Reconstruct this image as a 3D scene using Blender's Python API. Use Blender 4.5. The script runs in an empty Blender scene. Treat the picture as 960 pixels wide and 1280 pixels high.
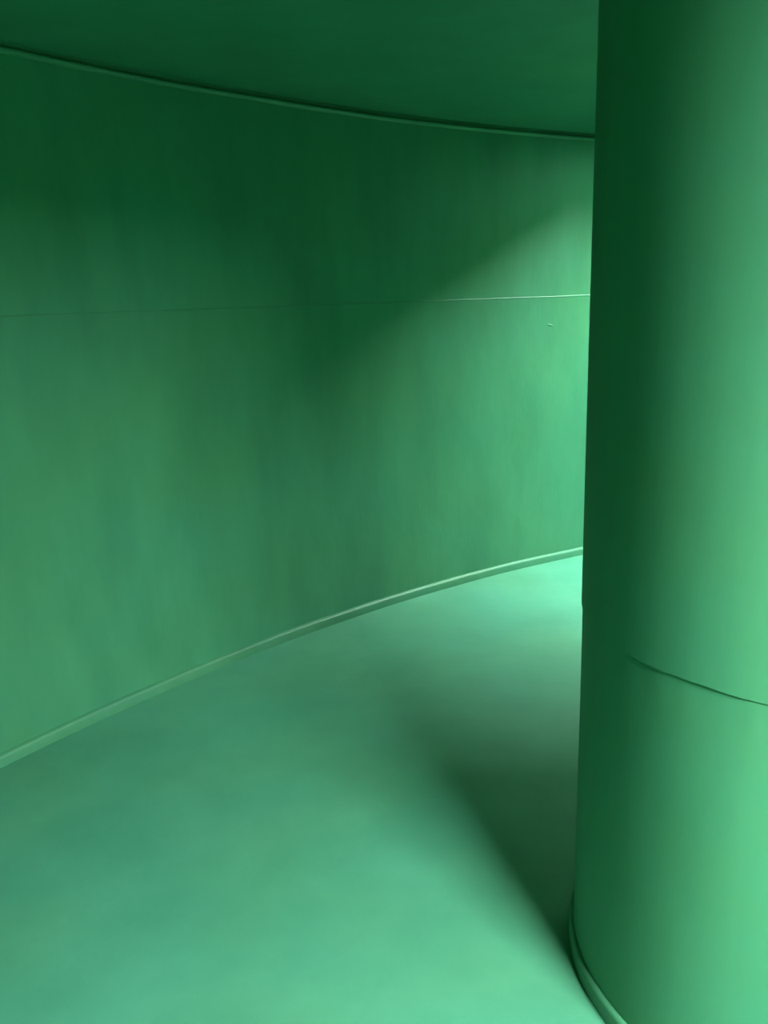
import bpy, bmesh, math, random
from mathutils import Matrix, Vector, noise
from mathutils.geometry import delaunay_2d_cdt

scene = bpy.context.scene
col = scene.collection
PI = math.pi

# ------------------------------------------------------------------ camera
CAM_H = 1.5
PITCH, ROLL, F_PX = 0.267, -0.035, 963.0
fwd = Vector((0, math.cos(PITCH), -math.sin(PITCH)))
up0 = Vector((0, math.sin(PITCH), math.cos(PITCH)))
rt0 = Vector((1, 0, 0))
rt = math.cos(ROLL) * rt0 + math.sin(ROLL) * up0
up = -math.sin(ROLL) * rt0 + math.cos(ROLL) * up0
cam_data = bpy.data.cameras.new('camera')
cam_data.sensor_fit = 'VERTICAL'
cam_data.sensor_height = 36.0
cam_data.lens = F_PX / 1280.0 * 36.0
cam_data.clip_start = 0.02
cam = bpy.data.objects.new('camera', cam_data)
m = Matrix((rt, up, -fwd)).transposed().to_4x4()
m.translation = Vector((0, 0, CAM_H))
cam.matrix_world = m
col.objects.link(cam)
scene.camera = cam

# ------------------------------------------------------------------ sky and exposure
world = bpy.data.worlds.new('overcast_sky')
scene.world = world
world.use_nodes = True
bg = world.node_tree.nodes['Background']
bg.inputs['Color'].default_value = (0.93, 1.0, 0.99, 1)
bg.inputs['Strength'].default_value = 10.0
scene.view_settings.view_transform = 'Standard'
scene.view_settings.look = 'None'
scene.view_settings.gamma = 1.0
scene.view_settings.use_curve_mapping = False
scene.view_settings.exposure = 5.0
try:
    scene.cycles.use_denoising = True
    scene.cycles.diffuse_bounces = 5
    scene.cycles.glossy_bounces = 4
    scene.cycles.max_bounces = 6
except Exception:
    pass

# ------------------------------------------------------------------ layout
H = 2.302                       # ceiling height
WX, WY, WR = 3.978, -1.700, 6.694   # round room: centre and radius
SEAM_W = 1.492                  # weld seam on the wall
CX, CY, CR = 0.841, 1.448, 0.428    # round column
SEAM_C = 0.863                  # weld seam on the column
# roof openings: centre x, y, half sizes, rotation, shaft height
HATCHES = [
    (1.44, -0.72, 0.48, 0.35, math.radians(25), 0.08),
    (2.25, 3.892, 0.59, 0.218, math.radians(-1.9), 0.64),
]


def hatch_corner(h, sx, sy, grow=0.0):
    x, y, a, b, r, d = h
    u, v = sx * (a + grow), sy * (b + grow)
    return (x + u * math.cos(r) - v * math.sin(r), y + u * math.sin(r) + v * math.cos(r))


for h in HATCHES:
    ld = bpy.data.lights.new('daylight_portal', 'AREA')
    ld.shape = 'RECTANGLE'
    ld.size, ld.size_y = 2 * h[2], 2 * h[3]
    ld.cycles.is_portal = True
    lo = bpy.data.objects.new('daylight_portal', ld)
    lo.location = (h[0], h[1], H + h[5])
    lo.rotation_euler = (0, 0, h[4])
    col.objects.link(lo)


# ------------------------------------------------------------------ helpers
def tag(o, label=None, cat=None, group=None, kind=None):
    for k, v in (('label', label), ('category', cat), ('group', group), ('kind', kind)):
        if v:
            o[k] = v
    return o


def empty(name, loc=(0, 0, 0)):
    o = bpy.data.objects.new(name, None)
    o.empty_display_size = 0.2
    o.location = loc
    col.objects.link(o)
    return o


def build(name, bm, mat, parent=None, loc=(0, 0, 0), smooth=True, sharp=40):
    bmesh.ops.recalc_face_normals(bm, faces=bm.faces)
    me = bpy.data.meshes.new(name)
    bm.to_mesh(me)
    bm.free()
    me.materials.append(mat)
    if smooth:
        for p in me.polygons:
            p.use_smooth = True
        me.set_sharp_from_angle(angle=math.radians(sharp))
    o = bpy.data.objects.new(name, me)
    o.location = loc
    if parent:
        o.parent = parent
    col.objects.link(o)
    return o


def ring(profile, n, wob=None):
    """closed profile of (radius, z) swept around the z axis"""
    bm = bmesh.new()
    k = len(profile)
    rows = []
    for i in range(n):
        a = 2 * PI * i / n
        row = []
        for j, (r, z) in enumerate(profile):
            dr, dz = wob(a, j) if wob else (0, 0)
            row.append(bm.verts.new(((r + dr) * math.cos(a), (r + dr) * math.sin(a), z + dz)))
        rows.append(row)
    for i in range(n):
        A, B = rows[i], rows[(i + 1) % n]
        for j in range(k):
            bm.faces.new((A[j], B[j], B[(j + 1) % k], A[(j + 1) % k]))
    return bm


# ------------------------------------------------------------------ materials
def paint(name, base, rough=0.5, spec=0.5, mott=0.10, scale=2.5, streak=(1, 1, 1), bump=0.12, fine=90.0):
    """green gloss paint over plate: soft blotches in tint, brushed grain and fine relief"""
    mt = bpy.data.materials.new(name)
    mt.use_nodes = True
    nt = mt.node_tree
    N, L = nt.nodes, nt.links
    b = N['Principled BSDF']
    tc = N.new('ShaderNodeTexCoord')
    mp = N.new('ShaderNodeMapping')
    mp.inputs['Scale'].default_value = streak
    L.new(tc.outputs['Object'], mp.inputs['Vector'])
    n1 = N.new('ShaderNodeTexNoise')
    n1.inputs['Scale'].default_value = scale
    n1.inputs['Detail'].default_value = 5
    n1.inputs['Roughness'].default_value = 0.6
    L.new(mp.outputs[0], n1.inputs['Vector'])
    r1 = N.new('ShaderNodeValToRGB')
    e = r1.color_ramp.elements
    e[0].position, e[1].position = 0.3, 0.7
    lo = [c * (1 - mott) for c in base]
    hi = [min(1, c * (1 + mott)) for c in base]
    lo[0] *= 0.93
    hi[0] *= 1.06
    e[0].color = (*lo, 1)
    e[1].color = (*hi, 1)
    L.new(n1.outputs['Fac'], r1.inputs['Fac'])
    # slow drift between a bluer and a yellower green
    n2 = N.new('ShaderNodeTexNoise')
    n2.inputs['Scale'].default_value = scale * 0.45
    n2.inputs['Detail'].default_value = 2
    L.new(tc.outputs['Object'], n2.inputs['Vector'])
    mx = N.new('ShaderNodeMix')
    mx.data_type = 'RGBA'
    mx.blend_type = 'MULTIPLY'
    mx.inputs['Factor'].default_value = 1.0
    r2 = N.new('ShaderNodeValToRGB')
    e = r2.color_ramp.elements
    e[0].position, e[1].position = 0.35, 0.65
    e[0].color = (1.0, 0.98, 0.88, 1)
    e[1].color = (0.92, 1.0, 1.0, 1)
    L.new(n2.outputs['Fac'], r2.inputs['Fac'])
    L.new(r1.outputs['Color'], mx.inputs['A'])
    L.new(r2.outputs['Color'], mx.inputs['B'])
    L.new(mx.outputs['Result'], b.inputs['Base Color'])
    b.inputs['Roughness'].default_value = rough
    b.inputs['Specular IOR Level'].default_value = spec
    n3 = N.new('ShaderNodeTexNoise')
    n3.inputs['Scale'].default_value = fine
    n3.inputs['Detail'].default_value = 3
    L.new(mp.outputs[0], n3.inputs['Vector'])
    n4 = N.new('ShaderNodeTexNoise')
    n4.inputs['Scale'].default_value = 6.0
    n4.inputs['Detail'].default_value = 2
    L.new(tc.outputs['Object'], n4.inputs['Vector'])
    add = N.new('ShaderNodeMath')
    add.operation = 'MULTIPLY_ADD'
    add.inputs[1].default_value = 6.0
    L.new(n4.outputs['Fac'], add.inputs[0])
    L.new(n3.outputs['Fac'], add.inputs[2])
    bp = N.new('ShaderNodeBump')
    bp.inputs['Strength'].default_value = bump
    bp.inputs['Distance'].default_value = 0.004
    L.new(add.outputs[0], bp.inputs['Height'])
    L.new(bp.outputs[0], b.inputs['Normal'])
    return mt


M_WALL = paint('green_wall_paint', (0.047, 0.215, 0.109), 0.42, 0.5, 0.12, 5.0, (1, 1, 0.30), 0.14, 60)
M_FLOOR = paint('green_floor_paint', (0.057, 0.235, 0.143), 0.48, 0.45, 0.075, 4.0, (1, 1, 1), 0.16, 80)
M_CEIL = paint('green_ceiling_paint', (0.045, 0.20, 0.113), 0.5, 0.4, 0.10, 4.0, (1, 1, 1), 0.10, 70)
M_COL = paint('green_column_paint', (0.044, 0.202, 0.102), 0.6, 0.4, 0.06, 9.0, (1, 1, 0.14), 0.05, 90)
M_TRIM = paint('green_trim_paint', (0.045, 0.200, 0.104), 0.52, 0.5, 0.08, 6.0, (1, 1, 1), 0.08, 60)


# ------------------------------------------------------------------ floor
NSEG = 360
bm = bmesh.new()
bmesh.ops.create_cone(bm, cap_ends=True, segments=NSEG, radius1=WR + 0.05, radius2=WR + 0.05, depth=0.06)
o = build('floor', bm, M_FLOOR, loc=(WX, WY, -0.03), sharp=30)
tag(o, 'smooth green painted floor of the round room', 'floor', kind='structure')

# ------------------------------------------------------------------ ceiling with two roof openings
pts, edges = [], []
for i in range(NSEG):
    a = 2 * PI * i / NSEG
    pts.append(Vector((WX + (WR + 0.05) * math.cos(a), WY + (WR + 0.05) * math.sin(a))))
    edges.append((i, (i + 1) % NSEG))
for h in HATCHES:
    k = len(pts)
    for sx, sy in ((-1, -1), (1, -1), (1, 1), (-1, 1)):
        pts.append(Vector(hatch_corner(h, sx, sy)))
    edges += [(k, k + 1), (k + 1, k + 2), (k + 2, k + 3), (k + 3, k)]
vo, eo, fo, _, _, _ = delaunay_2d_cdt(pts, edges, [], 1, 1e-6)


def in_hatch(p):
    for h in HATCHES:
        dx, dy = p[0] - h[0], p[1] - h[1]
        u = dx * math.cos(h[4]) + dy * math.sin(h[4])
        v = -dx * math.sin(h[4]) + dy * math.cos(h[4])
        if abs(u) < h[2] and abs(v) < h[3]:
            return True
    return False


bm = bmesh.new()
vs = [bm.verts.new((v[0] - WX, v[1] - WY, 0)) for v in vo]
for f in fo:
    c = sum((vo[i] for i in f), Vector((0, 0))) / len(f)
    if not in_hatch(c):
        bm.faces.new([vs[i] for i in f])
r = bmesh.ops.extrude_face_region(bm, geom=bm.faces[:])
for v in [g for g in r['geom'] if isinstance(g, bmesh.types.BMVert)]:
    v.co.z += 0.05
o = build('ceiling', bm, M_CEIL, loc=(WX, WY, H), smooth=False)
tag(o, 'flat dark green painted ceiling above the curved wall', 'ceiling', kind='structure')

for i, h in enumerate(HATCHES):
    bm = bmesh.new()
    q = []
    for g in (0.0, 0.03):
        for z in (0.05, max(h[5], 0.06)):
            q.append([bm.verts.new((*[c - d for c, d in zip(hatch_corner(h, sx, sy, g), h[:2])], z))
                      for sx, sy in ((-1, -1), (1, -1), (1, 1), (-1, 1))])
    ib, it, ob, ot = q
    for k in range(4):
        n = (k + 1) % 4
        bm.faces.new((ib[k], it[k], it[n], ib[n]))
        bm.faces.new((ob[k], ob[n], ot[n], ot[k]))
        bm.faces.new((it[k], ot[k], ot[n], it[n]))
        bm.faces.new((ib[k], ib[n], ob[n], ob[k]))
    o = build('window_%d' % (i + 1), bm, M_CEIL, loc=(h[0], h[1], H), smooth=False)
    tag(o, ('wide open roof hatch in the ceiling in front of the column',
            'small open roof hatch in the ceiling behind the column')[i], 'roof hatch', kind='structure')

# ------------------------------------------------------------------ round wall: two courses of plate and their weld
wall = empty('wall_left', (WX, WY, 0))
tag(wall, 'tall curved green plate wall with a level weld seam', 'wall', kind='structure')
T = 0.05
build('wall_plate', ring([(WR, 0), (WR, SEAM_W - 0.001), (WR + 0.001, SEAM_W), (WR + T, SEAM_W), (WR + T, 0)], NSEG),
      M_WALL, wall, sharp=30)['label'] = 'lower course of curved green plate'
build('wall_plate', ring([(WR, SEAM_W + 0.001), (WR, H), (WR + T, H), (WR + T, SEAM_W),
                          (WR + 0.001, SEAM_W)], NSEG),
      M_WALL, wall, sharp=30)['label'] = 'upper course of curved green plate'


def weld_wob(a, j):
    return (0.0012 * noise.noise(Vector((a * 40, 0.7, 1.3))), 0.0012 * noise.noise(Vector((a * 50, 3.1, 0.2))))


build('weld_seam', ring([(WR + 0.003, SEAM_W - 0.005), (WR - 0.0005, SEAM_W - 0.004), (WR - 0.0019, SEAM_W),
                         (WR - 0.0008, SEAM_W + 0.004), (WR + 0.003, SEAM_W + 0.007)], 900, weld_wob),
      M_TRIM, wall)['label'] = 'thin raised weld line along the wall'


# skirting: an angle strip welded to the foot of the wall
def strip_wob(a, j):
    return (0.003 * noise.noise(Vector((a * 14, 0.2, 7.7))), 0.0025 * noise.noise(Vector((a * 23, 5.1, 0.4))) if j in (2, 3, 4, 5, 6, 7) else 0)


SK_H, SK_W = 0.044, 0.020
prof = [(WR + 0.01, -0.005), (WR - SK_W, -0.005), (WR - SK_W, SK_H - 0.013), (WR - SK_W + 0.003, SK_H - 0.006),
        (WR - SK_W + 0.009, SK_H - 0.001), (WR + 0.01, SK_H)]
o = build('baseboard_left', ring(prof, 540, strip_wob), M_TRIM, loc=(WX, WY, 0), sharp=60)
tag(o, 'low rounded green skirting strip along the foot of the curved wall', 'baseboard', kind='structure')

# cornice bead where the wall meets the ceiling
# (a shadow gap under the ceiling, then a small rounded bead)
prof = [(WR + 0.01, H + 0.004), (WR - 0.003, H + 0.004), (WR - 0.003, H - 0.016), (WR - 0.012, H - 0.018),
        (WR - 0.015, H - 0.022), (WR - 0.015, H - 0.028), (WR - 0.011, H - 0.033), (WR - 0.004, H - 0.036), (WR + 0.01, H - 0.036)]
o = build('trim_1', ring(prof, 540, strip_wob), M_TRIM, loc=(WX, WY, 0), sharp=60)
tag(o, 'narrow green bead where the curved wall meets the ceiling', 'trim', kind='structure')

# small raised scar of weld just below the seam
bm = bmesh.new()
bmesh.ops.create_uvsphere(bm, u_segments=16, v_segments=8, radius=1)
ang = math.atan2(4.26 - WY, 0.93 - WX)
for v in bm.verts:
    v.co = Vector((v.co.x * 0.0025, v.co.y * 0.022, v.co.z * 0.005 + 0.003 * math.sin(v.co.y * 2)))
sc = build('weld_scar', bm, M_TRIM, wall)
sc.location = (WR * math.cos(ang), WR * math.sin(ang), 1.345)
sc.rotation_euler = (0.0, 0, ang)

# ------------------------------------------------------------------ column
TAP = 0.006
column = empty('round_column', (CX, CY, 0))
tag(column, 'thick round green column standing on the floor with a weld seam low on it', 'column', kind='thing')


def seam_z(a):
    """the uneven line where the two plates of the column meet"""
    return SEAM_C + 0.007 * noise.noise(Vector((math.cos(a) * 4, math.sin(a) * 4, 0.6))) \
        + 0.002 * noise.noise(Vector((math.cos(a) * 22, math.sin(a) * 22, 2.6)))


def column_shell(z0, z1, n, rows, seam_bottom, seam_top, inset):
    bm = bmesh.new()
    g = []
    for i in range(n):
        a = 2 * PI * i / n
        b0 = seam_z(a) if seam_bottom else z0
        b1 = seam_z(a) + 0.012 if seam_top else z1
        line = []
        for j in range(rows + 1):
            t = j / rows
            z = b0 + (b1 - b0) * t
            d = 0.0022 * noise.noise(Vector((math.cos(a) * 2.2, math.sin(a) * 2.2, z * 0.8)))
            lip = inset * (1.0 + 0.8 * t ** 12 * noise.noise(Vector((math.cos(a) * 9, math.sin(a) * 9, 4.4))))
            r = CR + TAP * z - lip + d
            line.append(bm.verts.new((r * math.cos(a), r * math.sin(a), z)))
        # turn the plate edges inwards
        re = CR - 0.012
        line.insert(0, bm.verts.new((re * math.cos(a), re * math.sin(a), b0)))
        line.append(bm.verts.new((re * math.cos(a), re * math.sin(a), b1)))
        g.append(line)
    for i in range(n):
        A, B = g[i], g[(i + 1) % n]
        for j in range(len(A) - 1):
            bm.faces.new((A[j], B[j], B[j + 1], A[j + 1]))
    return bm


build('column_shell', column_shell(0, 0, 220, 24, False, True, 0.003), M_COL, column, sharp=35)['label'] = \
    'lower plate of the column, below the seam'
build('column_shell', column_shell(0, H, 220, 40, True, False, 0.0), M_COL, column, sharp=35)['label'] = \
    'upper plate of the column, above the seam'

def foot_wob(a, j):
    return (0.0015 * noise.noise(Vector((math.cos(a) * 5, math.sin(a) * 5, 3.0))),
            0.002 * noise.noise(Vector((math.cos(a) * 6, math.sin(a) * 6, 9.0))) if j in (2, 3, 4) else 0)


FW, FH = 0.008, 0.046
prof = [(CR - 0.01, -0.004), (CR + FW, -0.004), (CR + FW, FH - 0.010), (CR + FW - 0.002, FH - 0.003),
        (CR + FW - 0.006, FH), (CR - 0.01, FH + 0.001)]
build('foot_ring', ring(prof, 200, foot_wob), M_TRIM, column, sharp=60)['label'] = 'low rounded ring around the foot of the column'
